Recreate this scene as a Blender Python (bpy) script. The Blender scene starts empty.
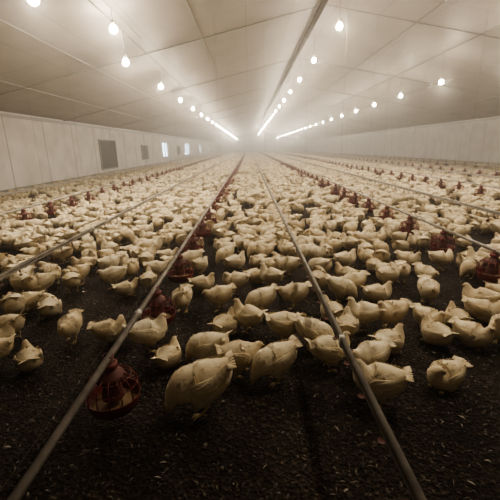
import bpy, bmesh, math, random
from mathutils import Vector, Matrix, noise, Euler
random.seed(7)
scn = bpy.context.scene
D = bpy.data

# ------------------------------------------------------------ helpers
def link(o, parent=None):
    scn.collection.objects.link(o)
    if parent: o.parent = parent
    return o

def empty(name, loc=(0,0,0)):
    e = D.objects.new(name, None); e.empty_display_size = .1; e.location = loc
    return link(e)

def mat(name, col=(.5,.5,.5), rough=.6, metal=0.0):
    m = D.materials.new(name); m.use_nodes = True
    b = m.node_tree.nodes['Principled BSDF']
    b.inputs['Base Color'].default_value = (*col,1)
    b.inputs['Roughness'].default_value = rough
    b.inputs['Metallic'].default_value = metal
    return m, m.node_tree, b

def N(nt, t, **kw):
    n = nt.nodes.new(t)
    for k,v in kw.items():
        if k in n.inputs: n.inputs[k].default_value = v
        else: setattr(n,k,v)
    return n

def ramp(nt, fac, stops):
    r = nt.nodes.new('ShaderNodeValToRGB')
    el = r.color_ramp.elements
    while len(el) < len(stops): el.new(.5)
    for e,(p,c) in zip(el, stops):
        e.position = p; e.color = (*c,1)
    nt.links.new(fac, r.inputs[0]); return r.outputs[0]

def bump(nt, h, b, strength=.4, dist=.01):
    n = nt.nodes.new('ShaderNodeBump'); n.inputs['Strength'].default_value = strength
    n.inputs['Distance'].default_value = dist
    nt.links.new(h, n.inputs['Height']); nt.links.new(n.outputs[0], b.inputs['Normal'])

def mixc(nt, fac, a, b_, mode='MIX'):
    m = nt.nodes.new('ShaderNodeMix'); m.data_type='RGBA'; m.blend_type = mode
    for s,v in ((m.inputs[0],fac),(m.inputs[6],a),(m.inputs[7],b_)):
        if isinstance(v,(float,int)): s.default_value = v
        elif isinstance(v,tuple): s.default_value = (*v,1)
        else: nt.links.new(v,s)
    return m.outputs[2]

def mesh_obj(name, bm, mats, parent=None, smooth=True, do_link=True):
    me = D.meshes.new(name); bm.to_mesh(me); bm.free()
    for m in mats: me.materials.append(m)
    if smooth:
        me.polygons.foreach_set('use_smooth',[True]*len(me.polygons))
    if not do_link: return me
    o = D.objects.new(name, me)
    link(o, parent)
    return o

def box(bm, x0,x1,y0,y1,z0,z1, mi=0):
    vs = [bm.verts.new((x,y,z)) for z in (z0,z1) for y in (y0,y1) for x in (x0,x1)]
    for f in ((0,2,3,1),(4,5,7,6),(0,1,5,4),(2,6,7,3),(0,4,6,2),(1,3,7,5)):
        fc = bm.faces.new([vs[i] for i in f]); fc.material_index = mi

def catmull(P, n):
    out=[]; m=len(P)
    for k in range(n):
        t = k/(n-1)*(m-1); i=min(int(t),m-2); u=t-i
        p0=P[max(i-1,0)];p1=P[i];p2=P[i+1];p3=P[min(i+2,m-1)]
        out.append([.5*((2*b)+(-a+c)*u+(2*a-5*b+4*c-d)*u*u+(-a+3*b-3*c+d)*u**3) for a,b,c,d in zip(p0,p1,p2,p3)])
    return out

def loft(bm, P, rings, seg, mi=0, side=(0,1,0), lump=0, seed=0, interp=True):
    Q = catmull(P, rings) if interp else P
    C=[Vector(q[:3]) for q in Q]; S=Vector(side); prev=None; allr=[]
    for i,q in enumerate(Q):
        T=(C[min(i+1,len(C)-1)]-C[max(i-1,0)]).normalized()
        S=(S-T*S.dot(T)).normalized(); U=T.cross(S)
        ring=[]
        for k in range(seg):
            a=2*math.pi*k/seg
            d=S*math.cos(a)*max(q[3],.0008)+U*math.sin(a)*max(q[4],.0008)
            p=C[i]+d
            if lump:
                p+=d.normalized()*lump*(noise.noise(p*38+Vector((seed,0,0)))+.5*noise.noise(p*90))*min(1,max(q[3],q[4])/.03)
            ring.append(bm.verts.new(p))
        if prev:
            for k in range(seg):
                f=bm.faces.new((prev[k],prev[(k+1)%seg],ring[(k+1)%seg],ring[k])); f.material_index=mi
        prev=ring; allr.append(ring)
    f=bm.faces.new(allr[0][::-1]); f.material_index=mi
    f=bm.faces.new(allr[-1]); f.material_index=mi
    return [[v.co.copy() for v in r] for r in allr], C

def tube(bm, pts, r, seg=8, mi=0):
    P=[(*p,r,r) for p in pts]
    d=(Vector(pts[-1])-Vector(pts[0]))
    side=(1,0,0) if abs(d.normalized().x)<.8 else (0,1,0)
    loft(bm,P,len(P),seg,mi,side,interp=False)

def lathe(bm, prof, seg, mi, cx=0,cy=0,cz=0):
    prev=None
    for r,z in prof:
        ring=[bm.verts.new((cx+r*math.cos(2*math.pi*k/seg),cy+r*math.sin(2*math.pi*k/seg),cz+z)) for k in range(seg)]
        if prev:
            for k in range(seg):
                f=bm.faces.new((prev[k],prev[(k+1)%seg],ring[(k+1)%seg],ring[k])); f.material_index=mi
        prev=ring

# ------------------------------------------------------------ camera
CAMH=1.4; F=361.0
pitch=math.radians(15.9); roll=math.radians(-1.4)
R = Matrix.Rotation(math.radians(0.2),3,'Z') @ Matrix.Rotation(math.radians(90)-pitch,3,'X') @ Matrix.Rotation(roll,3,'Z')
cam = D.cameras.new('camera'); cam.sensor_width=36; cam.lens=F/500*36; cam.clip_end=400; cam.clip_start=.02
co = D.objects.new('camera',cam); link(co)
co.matrix_world = Matrix.Translation((0,0,CAMH)) @ R.to_4x4()
scn.camera = co
def unproj(px,py,z=0.0):
    d = R @ Vector(((px-250)/F,(250-py)/F,-1))
    t=(z-CAMH)/d.z
    return d.x*t, d.y*t
def proj(x,y,z):
    v = R.transposed() @ Vector((x,y,z-CAMH))
    if v.z>-.05: return None
    return 250+F*v.x/-v.z, 250-F*v.y/-v.z

# ------------------------------------------------------------ building
XL,XR,XC = -8.2,14.0,2.1
ZE,ZR = 2.7,5.0
Y0,Y1 = -5.0,92.0

m_ceil,nt,b = mat('ceiling_foil_panels',(.5,.47,.43),.55)
tc=N(nt,'ShaderNodeTexCoord')
br=N(nt,'ShaderNodeTexBrick'); br.offset=0
br.inputs['Scale'].default_value=1; br.inputs['Mortar Size'].default_value=.010
br.inputs['Brick Width'].default_value=1.2; br.inputs['Row Height'].default_value=4.8
br.inputs['Color1'].default_value=(.42,.395,.365,1); br.inputs['Color2'].default_value=(.395,.37,.34,1); br.inputs['Mortar'].default_value=(.26,.24,.215,1)
nt.links.new(tc.outputs['Object'],br.inputs['Vector'])
no=N(nt,'ShaderNodeTexNoise',Scale=1.3,Detail=5.0); nt.links.new(tc.outputs['Object'],no.inputs['Vector'])
st=ramp(nt,no.outputs[0],[(.3,(.84,.83,.81)),(.7,(1,1,1))])
nt.links.new(mixc(nt,1.0,br.outputs[0],st,'MULTIPLY'),b.inputs['Base Color'])
bump(nt,no.outputs[0],b,.3,.05)

m_wall,nt,b = mat('painted_wall_panels',(.55,.52,.47),.6)
tc=N(nt,'ShaderNodeTexCoord'); no=N(nt,'ShaderNodeTexNoise',Scale=1.5,Detail=6.0)
nt.links.new(tc.outputs['Object'],no.inputs['Vector'])
nt.links.new(ramp(nt,no.outputs[0],[(.3,(.62,.585,.54)),(.65,(.80,.765,.71))]),b.inputs['Base Color'])
bump(nt,no.outputs[0],b,.2,.02)
m_conc,_,_ = mat('concrete_kerb',(.28,.26,.23),.9)
m_trim,_,_ = mat('metal_trim',(.34,.325,.30),.45,.2)
m_dark,_,_ = mat('dark_shutter',(.02,.018,.016),.6)
m_glass,nt,b = mat('frosted_polycarbonate',(.85,.9,.93),.4)
b.inputs['Transmission Weight'].default_value=.95
b.inputs['IOR'].default_value=1.05

# floor
m_floor,nt,b = mat('litter_floor',(.05,.035,.025),.95)
tc=N(nt,'ShaderNodeTexCoord')
n1=N(nt,'ShaderNodeTexNoise',Scale=1.1,Detail=8.0,Roughness=.65)
n2=N(nt,'ShaderNodeTexNoise',Scale=45.0,Detail=8.0,Roughness=.7)
vo=N(nt,'ShaderNodeTexVoronoi',Scale=55.0)
for n in (n1,n2,vo): nt.links.new(tc.outputs['Object'],n.inputs['Vector'])
c1=ramp(nt,n1.outputs[0],[(.3,(.020,.016,.013)),(.5,(.038,.029,.023)),(.72,(.068,.053,.042))])
c2=ramp(nt,n2.outputs[0],[(.35,(.45,.42,.4)),(.6,(1.2,1.15,1.1)),(.75,(2.6,2.4,2.2))])
c3=mixc(nt,1.0,c1,c2,'MULTIPLY')
c4=ramp(nt,vo.outputs['Color'],[(.0,(.5,.5,.5)),(.8,(1.1,1.1,1.1)),(.93,(2.6,2.5,2.3))])
nt.links.new(mixc(nt,1.0,c3,c4,'MULTIPLY'),b.inputs['Base Color'])
ad=N(nt,'ShaderNodeMath'); ad.operation='ADD'
nt.links.new(n2.outputs[0],ad.inputs[0]); nt.links.new(vo.outputs['Distance'],ad.inputs[1])
bump(nt,ad.outputs[0],b,.9,.03)
b.inputs['Specular IOR Level'].default_value=.2
bm=bmesh.new()
xs=[XL-.3+i*(XR-XL+.6)/120 for i in range(121)]
ys=[Y0-.3+(Y1-Y0+.6)*(j/260)**2.0 for j in range(261)]
g=[[bm.verts.new((x,y,-.012+.014*noise.noise(Vector((x*2.2,y*2.2,0)))*1.0)) for x in xs] for y in ys]
for j in range(260):
    for i in range(120):
        bm.faces.new((g[j][i],g[j][i+1],g[j+1][i+1],g[j+1][i]))
mesh_obj('floor',bm,[m_floor])

def slab(name,xa,za,xb,zb,t=.12):
    bm=bmesh.new()
    vs=[bm.verts.new(p) for p in ((xa,Y0,za),(xb,Y0,zb),(xb,Y1,zb),(xa,Y1,za),(xa,Y0,za+t),(xb,Y0,zb+t),(xb,Y1,zb+t),(xa,Y1,za+t))]
    for f in ((0,1,2,3),(7,6,5,4),(0,4,5,1),(1,5,6,2),(2,6,7,3),(3,7,4,0)): bm.faces.new([vs[i] for i in f])
    return mesh_obj(name,bm,[m_ceil],smooth=False)
slab('ceiling',XL-.2,ZE,XC,ZR); slab('ceiling.001',XC,ZR,XR+.2,ZE)
def zc(x): return ZE+(ZR-ZE)*((x-XL)/(XC-XL) if x<XC else (XR-x)/(XR-XC))
bm=bmesh.new()
for x in (-6.2,-4.2,-1.2,4.6,8.2,11.0):
    z=zc(x); box(bm,x-.012,x+.012,Y0,Y1,z-.012,z+.01)
mesh_obj('trim_1',bm,[m_trim],smooth=False)
bm=bmesh.new()
for k in range(16):
    y=5+k*6
    for xa,xb in ((XL,XC),(XC,XR)):
        za,zb=zc(xa+.01),zc(xb-.01) if xb!=XC else ZR
        if xa==XC: za=ZR
        vs=[bm.verts.new(p) for p in ((xa,y-.02,za-.012),(xb,y-.02,zb-.012),(xb,y+.02,zb-.012),(xa,y+.02,za-.012),(xa,y-.02,za+.01),(xb,y-.02,zb+.01),(xb,y+.02,zb+.01),(xa,y+.02,za+.01))]
        for f in ((0,1,2,3),(7,6,5,4),(0,4,5,1),(1,5,6,2),(2,6,7,3),(3,7,4,0)): bm.faces.new([vs[i] for i in f])
mesh_obj('trim_2',bm,[m_trim],smooth=False)

def side_wall(name, x, sgn, opens):
    bm=bmesh.new(); xa,xb=(x-.15,x) if sgn<0 else (x,x+.15)
    y=Y0
    for (a,c,z0,z1) in opens:
        box(bm,xa,xb,y,a,0,ZE+.06); box(bm,xa,xb,a,c,0,z0); box(bm,xa,xb,a,c,z1,ZE+.06); y=c
    box(bm,xa,xb,y,Y1,0,ZE+.06)
    return mesh_obj(name,bm,[m_wall],smooth=False)
opL=[(35.5,38,.65,2.05),(48,52,.6,2.1),(62,64.5,.75,1.95),(76,78.5,.75,1.95)]
side_wall('wall_left',XL,-1,opL); side_wall('wall_right',XR,1,[])
bm=bmesh.new()
box(bm,XL,XL+.06,Y0,Y1,-.03,.22); mesh_obj('baseboard_left',bm,[m_conc],smooth=False)
bm=bmesh.new(); box(bm,XR-.06,XR,Y0,Y1,-.03,.22); mesh_obj('baseboard_right',bm,[m_conc],smooth=False)
bm=bmesh.new(); box(bm,XL,XL+.06,Y0,Y1,ZE-.12,ZE-.02); mesh_obj('trim_3',bm,[m_trim],smooth=False)
bm=bmesh.new(); box(bm,XR-.06,XR,Y0,Y1,ZE-.12,ZE-.02); mesh_obj('trim_4',bm,[m_trim],smooth=False)
bm=bmesh.new()
y=Y0+1
while y<Y1:
    if not any(a-.1<y<c+.1 for a,c,_,_ in opL): box(bm,XL-.01,XL+.008,y-.015,y+.015,.22,ZE-.12)
    box(bm,XR-.008,XR+.01,y-.015,y+.015,.22,ZE-.12); y+=2.4
mesh_obj('trim_5',bm,[m_trim],smooth=False)
def gable(name,y,t):
    bm=bmesh.new(); P=[(XL-.15,-.05),(XR+.15,-.05),(XR+.15,ZE),(XC,ZR+.05),(XL-.15,ZE)]
    a=[bm.verts.new((x,y,z)) for x,z in P]; c=[bm.verts.new((x,y+t,z)) for x,z in P]
    bm.faces.new(a); bm.faces.new(c[::-1])
    for i in range(5): bm.faces.new((a[i],c[i],c[(i+1)%5],a[(i+1)%5]))
    mesh_obj(name,bm,[m_wall],smooth=False)
gable('wall_back',Y0,-.15); gable('wall_far',Y1,.15)
for i,(a,c,z0,z1) in enumerate(opL):
    e=empty('window_%d'%(i+1),(XL,a,z0))
    w=c-a;h=z1-z0
    bm=bmesh.new()
    for q in ((-.1,.03,-.02,.05,-.02,h+.02),(-.1,.03,w-.05,w+.02,-.02,h+.02),(-.1,.03,0,w,-.02,.05),(-.1,.03,0,w,h-.05,h+.02),(-.08,.0,w/2-.02,w/2+.02,0,h)): box(bm,*q)
    mesh_obj('frame',bm,[m_trim],e,False)
    bm=bmesh.new(); box(bm,-.07,-.06,0.01,w-.01,0.01,h-.01); mesh_obj('pane',bm,[m_glass],e,False)
def shutter(name,x,ya,yb,z0,z1):
    bm=bmesh.new()
    box(bm,x,x+.03,ya,yb,z0,z1,1)
    for q in ((ya-.06,ya,z0-.06,z1+.06),(yb,yb+.06,z0-.06,z1+.06),(ya,yb,z0-.06,z0),(ya,yb,z1,z1+.06)): box(bm,x,x+.07,*q,0)
    n=int((z1-z0)/.12)
    for k in range(n):
        z=z0+(k+.5)*(z1-z0)/n
        box(bm,x+.02,x+.06,ya,yb,z-.012,z+.012,1)
    mesh_obj(name,bm,[m_trim,m_dark],smooth=False)
shutter('ventilation_shutter',XL,20.6,23.0,.42,1.95)
shutter('ventilation_shutter',XL,28.6,30.2,.7,1.7)
shutter('ventilation_shutter',XL,43,44.4,.8,1.7)

# ------------------------------------------------------------ ridge pipe
m_pipe,_,_ = mat('dark_pipe',(.05,.043,.038),.5,.3)
m_cord,_,_ = mat('cord',(.2,.18,.15),.8)
PX,PZ=1.93,4.78
bm=bmesh.new()
tube(bm,[(PX,Y0,PZ),(PX,Y1,PZ)],.075,12,0)
y=1.0
while y<Y1:
    tube(bm,[(PX,y,PZ),(PX,y,zc(PX)-.004)],.006,5,1)
    tube(bm,[(PX,y-.05,PZ),(PX,y+.05,PZ)],.087,12,0)
    y+=6.0
mesh_obj('gas_supply_pipe',bm,[m_pipe,m_cord])

# ------------------------------------------------------------ lamps
m_bulb = D.materials.new('glowing_bulb_glass'); m_bulb.use_nodes=True
nt=m_bulb.node_tree; nt.nodes.clear()
out=N(nt,'ShaderNodeOutputMaterial'); em=N(nt,'ShaderNodeEmission',Strength=60.0); em.inputs[0].default_value=(1,.84,.60,1)
tr=N(nt,'ShaderNodeBsdfTransparent'); a=N(nt,'ShaderNodeAddShader')
nt.links.new(em.outputs[0],a.inputs[0]); nt.links.new(tr.outputs[0],a.inputs[1]); nt.links.new(a.outputs[0],out.inputs[0])
m_bulb.cycles.emission_sampling='NONE'
m_sock,_,_ = mat('lamp_socket',(.6,.57,.5),.5)
LC=(1,.86,.68)
def light_string(x,z,ys):
    e=empty('light_string',(x,0,z))
    bb=bmesh.new(); bs=bmesh.new()
    for y in ys:
        lathe(bb,[(.001,-.095),(.035,-.088),(.062,-.062),(.073,-.025),(.068,.012),(.045,.045),(.026,.065)],16,0,0,y,0)
        lathe(bs,[(.001,.13),(.028,.128),(.031,.062),(.024,.056)],12,0,0,y,0)
        tube(bs,[(0,y,.125),(0,y,zc(x)-z-.004)],.005,5,1)
        l=D.lights.new('bulb_light','POINT'); l.energy=52 if y<45 else 115; l.color=LC; l.shadow_soft_size=.05
        lo=D.objects.new('bulb_light',l); lo.location=(0,y,-.01); link(lo,e)
        if y<45:
            l=D.lights.new('bulb_downlight','SPOT'); l.energy=245 if y>7 else 190; l.color=LC; l.shadow_soft_size=.05
            l.spot_size=math.radians(170); l.spot_blend=1.0
            lo=D.objects.new('bulb_downlight',l); lo.location=(0,y,-.02); link(lo,e)
    tube(bs,[(0,ys[0]-2,zc(x)-z-.03),(0,ys[-1]+2,zc(x)-z-.03)],.008,6,1)
    mesh_obj('bulbs',bb,[m_bulb],e); mesh_obj('sockets_and_cable',bs,[m_sock,m_cord],e)
light_string(2.12,4.0,[2.55]+[5.9+3.35*k for k in range(25)])
light_string(-2.7,3.3,[5.3]+[8.9+3.35*k for k in range(24)])
light_string(6.3,3.3,[6.25]+[9.5+3.25*k for k in range(24)])
light_string(-2.5,3.62,[7.7])

# ------------------------------------------------------------ feeder / drinker lines
m_red,nt,b = mat('red_plastic',(.17,.024,.019),.5)
m_redd,_,_ = mat('dusty_red_plastic',(.12,.034,.026),.65)
m_galv,nt,b = mat('galvanised_tube',(.42,.39,.34),.42,.25)
no=N(nt,'ShaderNodeTexNoise',Scale=9.0,Detail=5.0); tc=N(nt,'ShaderNodeTexCoord'); nt.links.new(tc.outputs['Object'],no.inputs['Vector'])
nt.links.new(ramp(nt,no.outputs[0],[(.35,(.30,.27,.235)),(.65,(.50,.465,.415))]),b.inputs['Base Color'])
m_feed,_,_ = mat('feed_grain',(.22,.14,.07),.9)
m_white,_,_ = mat('pvc_pipe',(.44,.41,.37),.4)

bm=bmesh.new()
lathe(bm,[(.001,.0),(.09,.0),(.145,.012),(.168,.05),(.172,.075),(.178,.076),(.176,.07),(.17,.045),(.15,.004),(.1,-.01),(.001,-.01)],32,0)
lathe(bm,[(.001,.03),(.10,.024),(.15,.02)],24,2)
lathe(bm,[(.03,.30),(.035,.30),(.036,.235),(.05,.215),(.085,.195),(.10,.175),(.098,.168),(.06,.185),(.03,.2)],24,1)
lathe(bm,[(.04,.26),(.055,.255),(.055,.235),(.04,.23)],20,0)
lathe(bm,[(.055,.2),(.06,.12),(.075,.06)],20,1)
for k in range(14):
    a=2*math.pi*k/14; c,s=math.cos(a),math.sin(a)
    tube(bm,[(c*r,s*r,z) for r,z in ((.09,.19),(.13,.182),(.158,.155),(.172,.115),(.174,.075))],.0038,5,0)
for rr,zz in ((.13,.182),(.165,.135)):
    pts=[(rr*math.cos(2*math.pi*k/28),rr*math.sin(2*math.pi*k/28),zz) for k in range(29)]
    for p,q in zip(pts[:-1],pts[1:]): tube(bm,[p,q],.003,4,0)
bmesh.ops.scale(bm,vec=(.78,.78,1),verts=bm.verts)
pan_me=mesh_obj('feeder_pan',bm,[m_red,m_redd,m_feed],do_link=False)

ZF=.385
def feeder_line(x,ystart,n=88,sp=.95,cord0=9.5):
    e=empty('feeder_line',(x,0,0))
    bm=bmesh.new()
    tube(bm,[(0,ystart-6,ZF),(0,Y1-2,ZF)],.018,14,0)
    y=cord0
    while y<Y1-3:
        tube(bm,[(0,y,ZF),(0,y,zc(x)-.004)],.002,5,1)
        lathe(bm,[(.0,.03),(.012,.03),(.012,-.0),(.0,-.0)],8,1,0,y,ZF+.02)
        y+=6.0
    tube(bm,[(0,ystart-6,ZF+.08),(0,Y1-2,ZF+.08)],.001,4,1)
    y=ystart+.5
    while y<Y1-3:
        tube(bm,[(0,y,ZF),(0,y,ZF+.085)],.003,5,1)
        tube(bm,[(0,y-.03,ZF),(0,y+.03,ZF)],.022,14,0)
        y+=3.0
    mesh_obj('feed_pipe',bm,[m_galv,m_cord],e)
    for i in range(n):
        y=ystart+sp*i
        if y>Y1-4: break
        o=D.objects.new('pan_%d'%(i+1),pan_me); o.location=(random.uniform(-.006,.006),y,ZF-.285); o.rotation_euler=(0,0,random.uniform(0,6))
        link(o,e)
def drinker_line(x,ystart=-3,cord0=11):
    e=empty('drinker_line',(x,0,0))
    bm=bmesh.new(); z=.40
    box(bm,-.011,.011,ystart,Y1-2,z-.0,z+.028,0)
    tube(bm,[(0,ystart,z-.011),(0,Y1-2,z-.011)],.0115,12,1)
    y=cord0
    while y<Y1-3:
        tube(bm,[(0,y,z+.02),(0,y,zc(x)-.004)],.002,5,2)
        y+=6.0
    y=ystart+1.7
    while y<Y1-3:
        box(bm,-.014,.014,y-.02,y+.02,z-.026,z+.031,0); y+=3
    y=ystart+.1
    lim=35 if abs(x)<4 else 18
    while y<lim:
        lathe(bm,[(.007,0),(.007,-.018),(.0035,-.02),(.0035,-.035)],8,2,0,y,z-.022)
        lathe(bm,[(.001,-.052),(.011,-.05),(.017,-.042),(.016,-.043),(.001,-.048)],12,3,0,y,z-.022)
        tube(bm,[(0.0,y,z-.028),(.012,y,z-.05),(.014,y,z-.068)],.002,4,3)
        y+=.25
    mesh_obj('drinker_pipe',bm,[m_galv,m_white,m_cord,m_redd],e)
FX=[-.74,2.35,-4.3,5.6,8.6,11.4]
DX=[.47,-2.1,3.55,-6.2,7.1,10.1]
FS={}
for x in FX:
    FS[x]=1.62 if x==-.74 else 1.2+random.random()
    feeder_line(x,FS[x])
for x in DX: drinker_line(x)

# ------------------------------------------------------------ chickens
m_fea,nt,b = mat('cream_feathers',(.7,.6,.42),.85)
tc=N(nt,'ShaderNodeTexCoord'); oi=N(nt,'ShaderNodeObjectInfo')
n1=N(nt,'ShaderNodeTexNoise',Scale=9.0,Detail=4.0); n2=N(nt,'ShaderNodeTexNoise',Scale=90.0,Detail=6.0,Roughness=.6)
for n in (n1,n2): nt.links.new(tc.outputs['Object'],n.inputs['Vector'])
ca=ramp(nt,oi.outputs['Random'],[(0,(.64,.54,.36)),(.35,(.78,.68,.48)),(.7,(.82,.735,.55)),(1,(.70,.59,.40))])
cb=ramp(nt,n1.outputs[0],[(.3,(.82,.76,.66)),(.6,(1,1,1))])
cc=mixc(nt,1.0,ca,cb,'MULTIPLY')
cd=ramp(nt,n2.outputs[0],[(.3,(.88,.85,.80)),(.6,(1,1,1))])
ce=mixc(nt,1.0,cc,cd,'MULTIPLY')
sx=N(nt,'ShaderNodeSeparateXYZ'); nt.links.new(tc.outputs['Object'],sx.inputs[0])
low_tint=ramp(nt,sx.outputs['Z'],[(.04,(.5,.43,.35)),(.12,(1,1,1))])  # feather colour gets darker and browner towards the bottom of the bird
nt.links.new(mixc(nt,1.0,ce,low_tint,'MULTIPLY'),b.inputs['Base Color'])
bump(nt,n2.outputs[0],b,.35,.004)
b.inputs['Sheen Weight'].default_value=.1
m_comb,_,_ = mat('comb_red',(.28,.06,.04),.5)
m_beak,_,_ = mat('beak_and_legs',(.50,.36,.17),.55)
m_eye,_,_ = mat('eye',(.01,.008,.006),.15)
m_face,_,_ = mat('face_skin',(.48,.28,.18),.6)
def sphere(bm,c,r,mi,sc=(1,1,1)):
    M=Matrix.Translation(c)@Matrix.Diagonal((*sc,1))
    res=bmesh.ops.create_uvsphere(bm,u_segments=10,v_segments=6,radius=r,matrix=M)
    for v in res['verts']:
        for f in v.link_faces: f.material_index=mi
def feather(bm,p,back,nrm,ln,w,lift):
    back=(back-nrm*back.dot(nrm)).normalized(); s=back.cross(nrm).normalized()
    prev=None
    for t,ww,h in ((0,.6,.0),(.4,1.0,.8),(.75,.8,1.0),(1.0,.25,.9)):
        c=p+back*ln*t+nrm*(lift*h-.001)
        a=bm.verts.new(c+s*w*ww*.5-nrm*.0012*ww); m_=bm.verts.new(c+nrm*.0008); e=bm.verts.new(c-s*w*ww*.5-nrm*.0012*ww)
        if prev:
            bm.faces.new((prev[0],a,m_,prev[1])); bm.faces.new((prev[1],m_,e,prev[2]))
        prev=(a,m_,e)
def chicken(name,neck,tilt=0,drop=0,sit=False,stride=0,wingdroop=0,seed=0):
    rnd=random.Random(seed); bm=bmesh.new()
    body=[(-.150,0,.236,.010,.006),(-.142,0,.228,.030,.020),(-.124,0,.210,.056,.045),(-.094,0,.189,.078,.071),(-.052,0,.172,.093,.090),
          (-.008,0,.164,.100,.098),(.034,0,.164,.097,.097),(.066,0,.173,.084,.088)]
    cT,sT=math.cos(tilt),math.sin(tilt)
    def tf(p):
        x,y,z=p[0],p[1],p[2]-.17
        return (x*cT+z*sT, y, .17-x*sT+z*cT-drop)
    body=[(*tf(p),p[3],p[4]) for p in body]
    R_,C_=loft(bm,body+neck,46,24,0,lump=.003,seed=seed)
    for _ in range(520):
        i=rnd.uniform(5,36); k=rnd.uniform(0,24); ii=int(i); kk=int(k)
        p=R_[ii][kk%24].lerp(R_[ii][(kk+1)%24],k-kk).lerp(R_[ii+1][kk%24].lerp(R_[ii+1][(kk+1)%24],k-kk),i-ii)
        c=C_[ii].lerp(C_[ii+1],i-ii)
        nrm=(R_[ii][(kk+1)%24]-R_[ii][kk%24]).cross(R_[ii+1][kk%24]-R_[ii][kk%24]).normalized()
        if nrm.dot(p-c)<0: nrm=-nrm
        if p.z<.02 or nrm.z>.93: continue
        back=(C_[ii-2]-C_[ii+1]).normalized()
        sc=max(.4,min(1,(p-c).length/.075))
        feather(bm,p,(back+Vector((rnd.uniform(-.2,.2),rnd.uniform(-.2,.2),rnd.uniform(-.25,.0)))).normalized(),nrm,.030*sc*rnd.uniform(.8,1.2),.018*sc*rnd.uniform(.8,1.2),.0015*sc)
    for s in (-1,1):
        W=[(.060,.074,.176,.003,.012),(.046,.085,.176,.009,.034),(.018,.092,.176,.011,.048),(-.025,.091,.180,.011,.048),(-.065,.080,.189,.010,.038),(-.098,.062,.202,.007,.025),(-.126,.043,.216,.004,.012),(-.146,.03,.228,.0015,.003)]
        W=[(*tf((x,y*s,z-wingdroop*(1 if x<0 else .3))),a,c) for x,y,z,a,c in W]
        WR,WC=loft(bm,W,24,16,0,lump=.001,seed=seed+5)
        for r_ in range(9):
            for q in range(5):
                ii=int(2+r_*2.0); kk=(-.9+q*.45)/(2*math.pi)*16
                if s<0: kk=8-kk
                kk=int(round(kk))%16
                p=WR[ii][kk]; nrm=(p-WC[ii]); nrm.x*=.2; nrm.z*=.25; nrm=nrm.normalized()
                feather(bm,p,(WC[ii+3 if ii+3<24 else 23]-WC[ii]).normalized(),nrm,.036,.017,.0018)
    for k in range(9):
        a=(k-4)/4*.5
        B=[(-.105,a*.06,.210,.010,.006),(-.138,a*.10,.230,.013,.0035),(-.160,a*.13,.244-abs(a)*.025,.012,.003),(-.176,a*.15,.252-abs(a)*.035,.005,.001)]
        loft(bm,[(*tf(q),q[3],q[4]) for q in B],8,8,0)
    H=Vector(neck[-3][:3]); T=(Vector(neck[-1][:3])-Vector(neck[-4][:3])).normalized()
    S=(Vector((0,1,0))-T*T.y).normalized() if abs(T.y)<.9 else Vector((-T.y,T.x,0)).normalized()
    U=T.cross(S)
    if U.z<0 and abs(U.z)>.05: S=-S; U=-U
    if T.z<-.7 and U.x<0: S=-S; U=-U
    e=Vector(neck[-1][:3])
    def L(t,s,u): return tuple(H+T*t+S*s+U*u)
    loft(bm,[(*(e-T*.006+U*.001),.0075,.0065),(*(e+T*.006-U*.001),.005,.0045),(*(e+T*.016-U*.005),.0012,.0012)],5,8,2)
    for s in (-1,1):
        sphere(bm,L(.003,s*.0185,.004),.0042,3)
        sphere(bm,L(.007,s*.0145,.0),.0095,4,(1,.6,1))
        sphere(bm,L(.014,s*.006,-.020),.0055,1,(.8,.5,1.3))
    top=[(-.010,.017),(-.007,.025),(-.004,.022),(0,.029),(.005,.023),(.010,.027),(.013,.019),(.016,.019),(.018,.010)]
    va=[bm.verts.new(L(t,-.002,u)) for t,u in top]; vb=[bm.verts.new(L(t,.002,u)) for t,u in top]
    la=[bm.verts.new(L(t,-.003,.008)) for t,u in top]; lb=[bm.verts.new(L(t,.003,.008)) for t,u in top]
    for i in range(len(top)-1):
        for q in ((va[i],va[i+1],la[i+1],la[i]),(vb[i+1],vb[i],lb[i],lb[i+1]),(va[i+1],va[i],vb[i],vb[i+1])):
            f=bm.faces.new(q); f.material_index=1
    if not sit:
        for s in (-1,1):
            st=stride*s
            hip=Vector(tf((-.01,s*.045,.12)))
            hock=Vector((-.032+st*.4,s*.044,.058)); ank=Vector((-.005+st,s*.044,.012))
            kn=Vector((.018+st*.3,s*.052,.095-drop*.5))
            loft(bm,[(*hip,.040,.048),(*((hip+kn)/2),.036,.042),(*kn,.031,.036),(*((kn+hock)/2+Vector((0,0,.002))),.022,.025),(*(hock+Vector((0,0,.004))),.010,.011)],10,12,0,lump=.003)
            tube(bm,[hock+Vector((0,0,.008)),hock,(hock+ank)/2,ank],.0065,8,2)
            for a,ln in ((-.45,.042),(0,.05),(.45,.042),(math.pi,.022)):
                d=Vector((math.cos(a),math.sin(a),0))
                loft(bm,[(*ank,.006,.006),(*(ank+d*ln*.5+Vector((0,0,-.003))),.005,.0045),(*(ank+d*ln*.9+Vector((0,0,-.009))),.0035,.0035),(*(ank+d*ln*1.15+Vector((0,0,-.011))),.001,.001)],7,6,2)
    else:
        for s in (-1,1):
            loft(bm,[(-.04,s*.05,.075,.03,.035),(.0,s*.066,.055,.034,.04),(.04,s*.060,.05,.026,.032),(.066,s*.05,.045,.010,.012)],8,12,0,lump=.002)
            for a,ln in ((-.4,.035),(0,.042),(.4,.035)):
                p=Vector((.055,s*.05,.008)); d=Vector((math.cos(a),math.sin(a),0))
                tube(bm,[p,p+d*ln*.6,p+d*ln+Vector((0,0,-.003))],.0045,6,2)
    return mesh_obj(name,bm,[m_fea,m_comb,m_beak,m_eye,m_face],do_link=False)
up=[(.090,0,.192,.066,.070),(.103,0,.213,.050,.054),(.111,0,.233,.038,.041),(.118,0,.252,.028,.031),(.128,0,.266,.0225,.0245),(.142,0,.265,.0165,.017),(.150,0,.262,.008,.008)]
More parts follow.
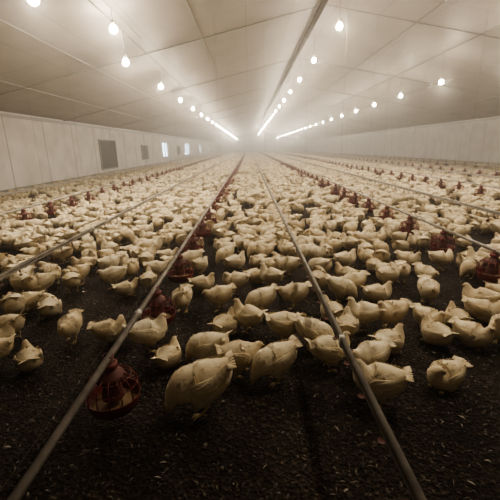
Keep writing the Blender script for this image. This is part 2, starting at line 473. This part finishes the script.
alert=[(.086,0,.198,.062,.066),(.096,0,.226,.045,.049),(.101,0,.253,.033,.036),(.106,0,.276,.025,.028),(.117,0,.289,.0220,.0235),(.131,0,.287,.0160,.0165),(.139,0,.284,.008,.008)]
peck=[(.098,0,.140,.076,.078),(.124,0,.118,.057,.060),(.142,0,.094,.040,.043),(.154,0,.070,.029,.031),(.162,0,.052,.0225,.025),(.169,0,.036,.0160,.0165),(.172,0,.027,.008,.008)]
mid=[(.092,0,.180,.070,.074),(.113,0,.190,.053,.056),(.130,0,.202,.039,.042),(.144,0,.214,.028,.031),(.157,0,.219,.0220,.0235),(.171,0,.214,.0160,.0165),(.179,0,.210,.008,.008)]
turn=[(.089,.004,.192,.066,.070),(.100,.012,.215,.050,.053),(.104,.024,.236,.037,.040),(.104,.040,.253,.027,.030),(.103,.055,.262,.0220,.0235),(.102,.070,.259,.0160,.0165),(.102,.078,.256,.008,.008)]
dz=lambda L,d:[(x,y,z-d,a,b) for x,y,z,a,b in L]
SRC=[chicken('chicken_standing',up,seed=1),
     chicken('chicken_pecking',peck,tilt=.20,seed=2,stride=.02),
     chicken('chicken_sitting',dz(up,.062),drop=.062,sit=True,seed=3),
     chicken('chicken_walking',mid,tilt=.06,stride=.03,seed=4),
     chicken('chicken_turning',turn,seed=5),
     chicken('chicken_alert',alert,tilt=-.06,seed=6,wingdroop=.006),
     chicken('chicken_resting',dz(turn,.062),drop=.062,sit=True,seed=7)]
ST,PE,SI,WA,TU,AL,RE=range(7)
HAND=[(204,410,192,PE,1.22),(170,366,75,SI,.82),(150,350,28,ST,1.0),(210,366,165,PE,1.0),(240,374,15,WA,.95),
(276,380,200,PE,1.0),(226,335,60,SI,.95),(248,331,150,AL,.92),(285,341,8,WA,.97),(313,349,335,PE,.95),
(329,368,12,ST,.95),(369,374,200,WA,.90),(377,403,165,ST,1.0),(362,329,172,AL,.95),(183,311,260,TU,.9),
(220,309,200,WA,.92),(262,313,200,PE,.95),(294,307,190,WA,.95),(331,320,110,SI,.90),(346,341,75,ST,.88),
(111,340,10,RE,.9),(388,352,30,SI,.92),(150,292,100,ST,.9),(203,291,20,SI,.9),(236,293,180,TU,.92),(271,288,150,AL,.92),
(318,292,60,TU,.95),(352,295,200,WA,.95),(377,302,10,SI,.95),(128,296,30,SI,.85),(390,328,200,ST,.95),
(340,300,340,PE,.92),(256,283,20,SI,.9),(288,276,170,WA,.95),(115,287,200,WA,.95)]
first=[next(h for h in HAND if h[3]==k) for k in range(7)]
HAND=first+[h for h in HAND if h not in first]
placed=[]
coll=D.collections.new('chicken_poses'); scn.collection.children.link(coll)
for i,(px,py,yaw,ps,sc) in enumerate(HAND):
    x,y=unproj(px,py); sc*=.92
    o=D.objects.new('chicken',SRC[ps]); o.location=(x,y,0); o.rotation_euler=(0,0,math.radians(yaw)); o.scale=(sc,)*3
    (coll.objects if i<7 else scn.collection.objects).link(o); placed.append((x,y))

pts=[];rots=[];scs=[];idx=[]
cell=.262
y=1.55
while y<Y1-1.5:
    x=XL+.35
    while x<XR-.3:
        X=x+random.uniform(-.11,.11); Y=y+random.uniform(-.11,.11); x+=cell
        nz=noise.noise(Vector((X*.55,Y*.45,3.3)))+.6*noise.noise(Vector((X*1.7,Y*1.5,9)))
        if random.random() < .09+(.05 if Y<6 else 0)+max(0,-nz)*.85: continue
        p=proj(X,Y,0)
        if p is None: continue
        if 85<p[0]<405:
            if p[1]>289: continue
        elif Y<1.95+.35*noise.noise(Vector((X*1.5,0,0))): continue
        if Y<5 and any((X-a)**2+(Y-c)**2<.235**2 for a,c in placed): continue
        bad=False
        for fx in FX:
            if abs(X-fx)<.27:
                st=FS[fx]; k=round((Y-st)/.95)
                if (Y-(st+k*.95))**2+(X-fx)**2<.24**2: bad=True
        if bad: continue
        pts.append((X,Y,0))
        rots.append((0,0,random.uniform(0,2*math.pi))); scs.append(random.uniform(.77,.94))
        idx.append(random.choices(range(7),[17,20,22,20,8,5,10])[0])
    y+=cell
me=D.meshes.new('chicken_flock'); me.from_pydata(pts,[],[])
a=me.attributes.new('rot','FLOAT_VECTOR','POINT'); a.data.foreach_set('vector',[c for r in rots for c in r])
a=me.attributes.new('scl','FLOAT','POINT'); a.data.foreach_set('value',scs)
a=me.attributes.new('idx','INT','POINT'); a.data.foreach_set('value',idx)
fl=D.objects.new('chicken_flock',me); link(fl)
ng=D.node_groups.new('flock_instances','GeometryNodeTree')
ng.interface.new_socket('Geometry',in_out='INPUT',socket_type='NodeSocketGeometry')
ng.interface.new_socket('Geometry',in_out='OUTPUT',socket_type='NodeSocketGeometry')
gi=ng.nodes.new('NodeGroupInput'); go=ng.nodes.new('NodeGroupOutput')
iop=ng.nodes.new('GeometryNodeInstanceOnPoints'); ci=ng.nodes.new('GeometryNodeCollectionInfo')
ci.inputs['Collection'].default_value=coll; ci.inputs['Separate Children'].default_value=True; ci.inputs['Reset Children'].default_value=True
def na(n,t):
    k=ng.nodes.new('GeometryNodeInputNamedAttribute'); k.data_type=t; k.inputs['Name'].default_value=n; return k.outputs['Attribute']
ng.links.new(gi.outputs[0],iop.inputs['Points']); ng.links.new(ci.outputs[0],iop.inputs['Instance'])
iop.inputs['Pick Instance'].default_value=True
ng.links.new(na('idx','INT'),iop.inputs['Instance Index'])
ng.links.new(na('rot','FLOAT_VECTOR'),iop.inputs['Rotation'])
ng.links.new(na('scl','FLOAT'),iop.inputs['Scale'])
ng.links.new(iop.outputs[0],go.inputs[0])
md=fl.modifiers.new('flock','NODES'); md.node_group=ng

# ------------------------------------------------------------ loose litter
m_l1,_,_=mat('litter_dark_chips',(.036,.029,.024),.9)
m_l2,_,_=mat('litter_shavings',(.13,.108,.082),.85)
m_l3,_,_=mat('shed_feathers',(.30,.27,.22),.8)
bm=bmesh.new()
for i in range(24000):
    X=random.uniform(-3.2,3.2); Y=.45+5.5*random.random()**1.5
    a=random.uniform(0,6.28); r=random.random()
    mi=0 if r<.52 else (1 if r<.97 else 2)
    ln=random.uniform(.007,.020)*(1.2 if mi==2 else 1); w=ln*random.uniform(.25,.6)
    if mi==1 and random.random()<.2: ln*=1.8; w=.002
    z=.002+random.random()*.006
    d=Vector((math.cos(a),math.sin(a),random.uniform(-.25,.25))).normalized(); s=Vector((-math.sin(a),math.cos(a),random.uniform(-.5,.5))).normalized()
    c=Vector((X,Y,z)); q=[]
    for t,ww,h in ((-1,.3,.0),(0,1,.003),(1,.35,-.001)):
        p=c+d*ln*t*.7+Vector((0,0,h*random.uniform(.4,1.6)))
        q.append((bm.verts.new(p+s*w*ww*.5),bm.verts.new(p-s*w*ww*.5)))
    for k in range(2):
        f=bm.faces.new((q[k][0],q[k][1],q[k+1][1],q[k+1][0])); f.material_index=mi
mesh_obj('bedding_litter',bm,[m_l1,m_l2,m_l3])

# ------------------------------------------------------------ dusty air
m_air=D.materials.new('dusty_air'); m_air.use_nodes=True; nt=m_air.node_tree; nt.nodes.clear()
out=N(nt,'ShaderNodeOutputMaterial'); vs=N(nt,'ShaderNodeVolumeScatter',Density=.012,Anisotropy=.45)
vs.inputs['Color'].default_value=(1,.97,.92,1)
v2=N(nt,'ShaderNodeVolumeScatter',Density=.006,Anisotropy=.93); v2.inputs['Color'].default_value=(1,.95,.88,1)
av=N(nt,'ShaderNodeAddShader'); nt.links.new(vs.outputs[0],av.inputs[0]); nt.links.new(v2.outputs[0],av.inputs[1])
nt.links.new(av.outputs[0],out.inputs['Volume'])
bm=bmesh.new(); box(bm,XL-.05,XR+.05,Y0-.05,Y1+.05,-.1,ZR+.1)
mesh_obj('dusty_air',bm,[m_air],smooth=False)

w=D.worlds.new('world'); scn.world=w; w.use_nodes=True
bg=w.node_tree.nodes['Background']; bg.inputs[0].default_value=(.9,.95,1,1); bg.inputs[1].default_value=12
try:
    scn.view_settings.look='AgX - Medium High Contrast'
except Exception as ex: print(ex)
try:
    scn.cycles.max_bounces=6; scn.cycles.diffuse_bounces=3; scn.cycles.volume_bounces=0
except Exception as ex: print(ex)
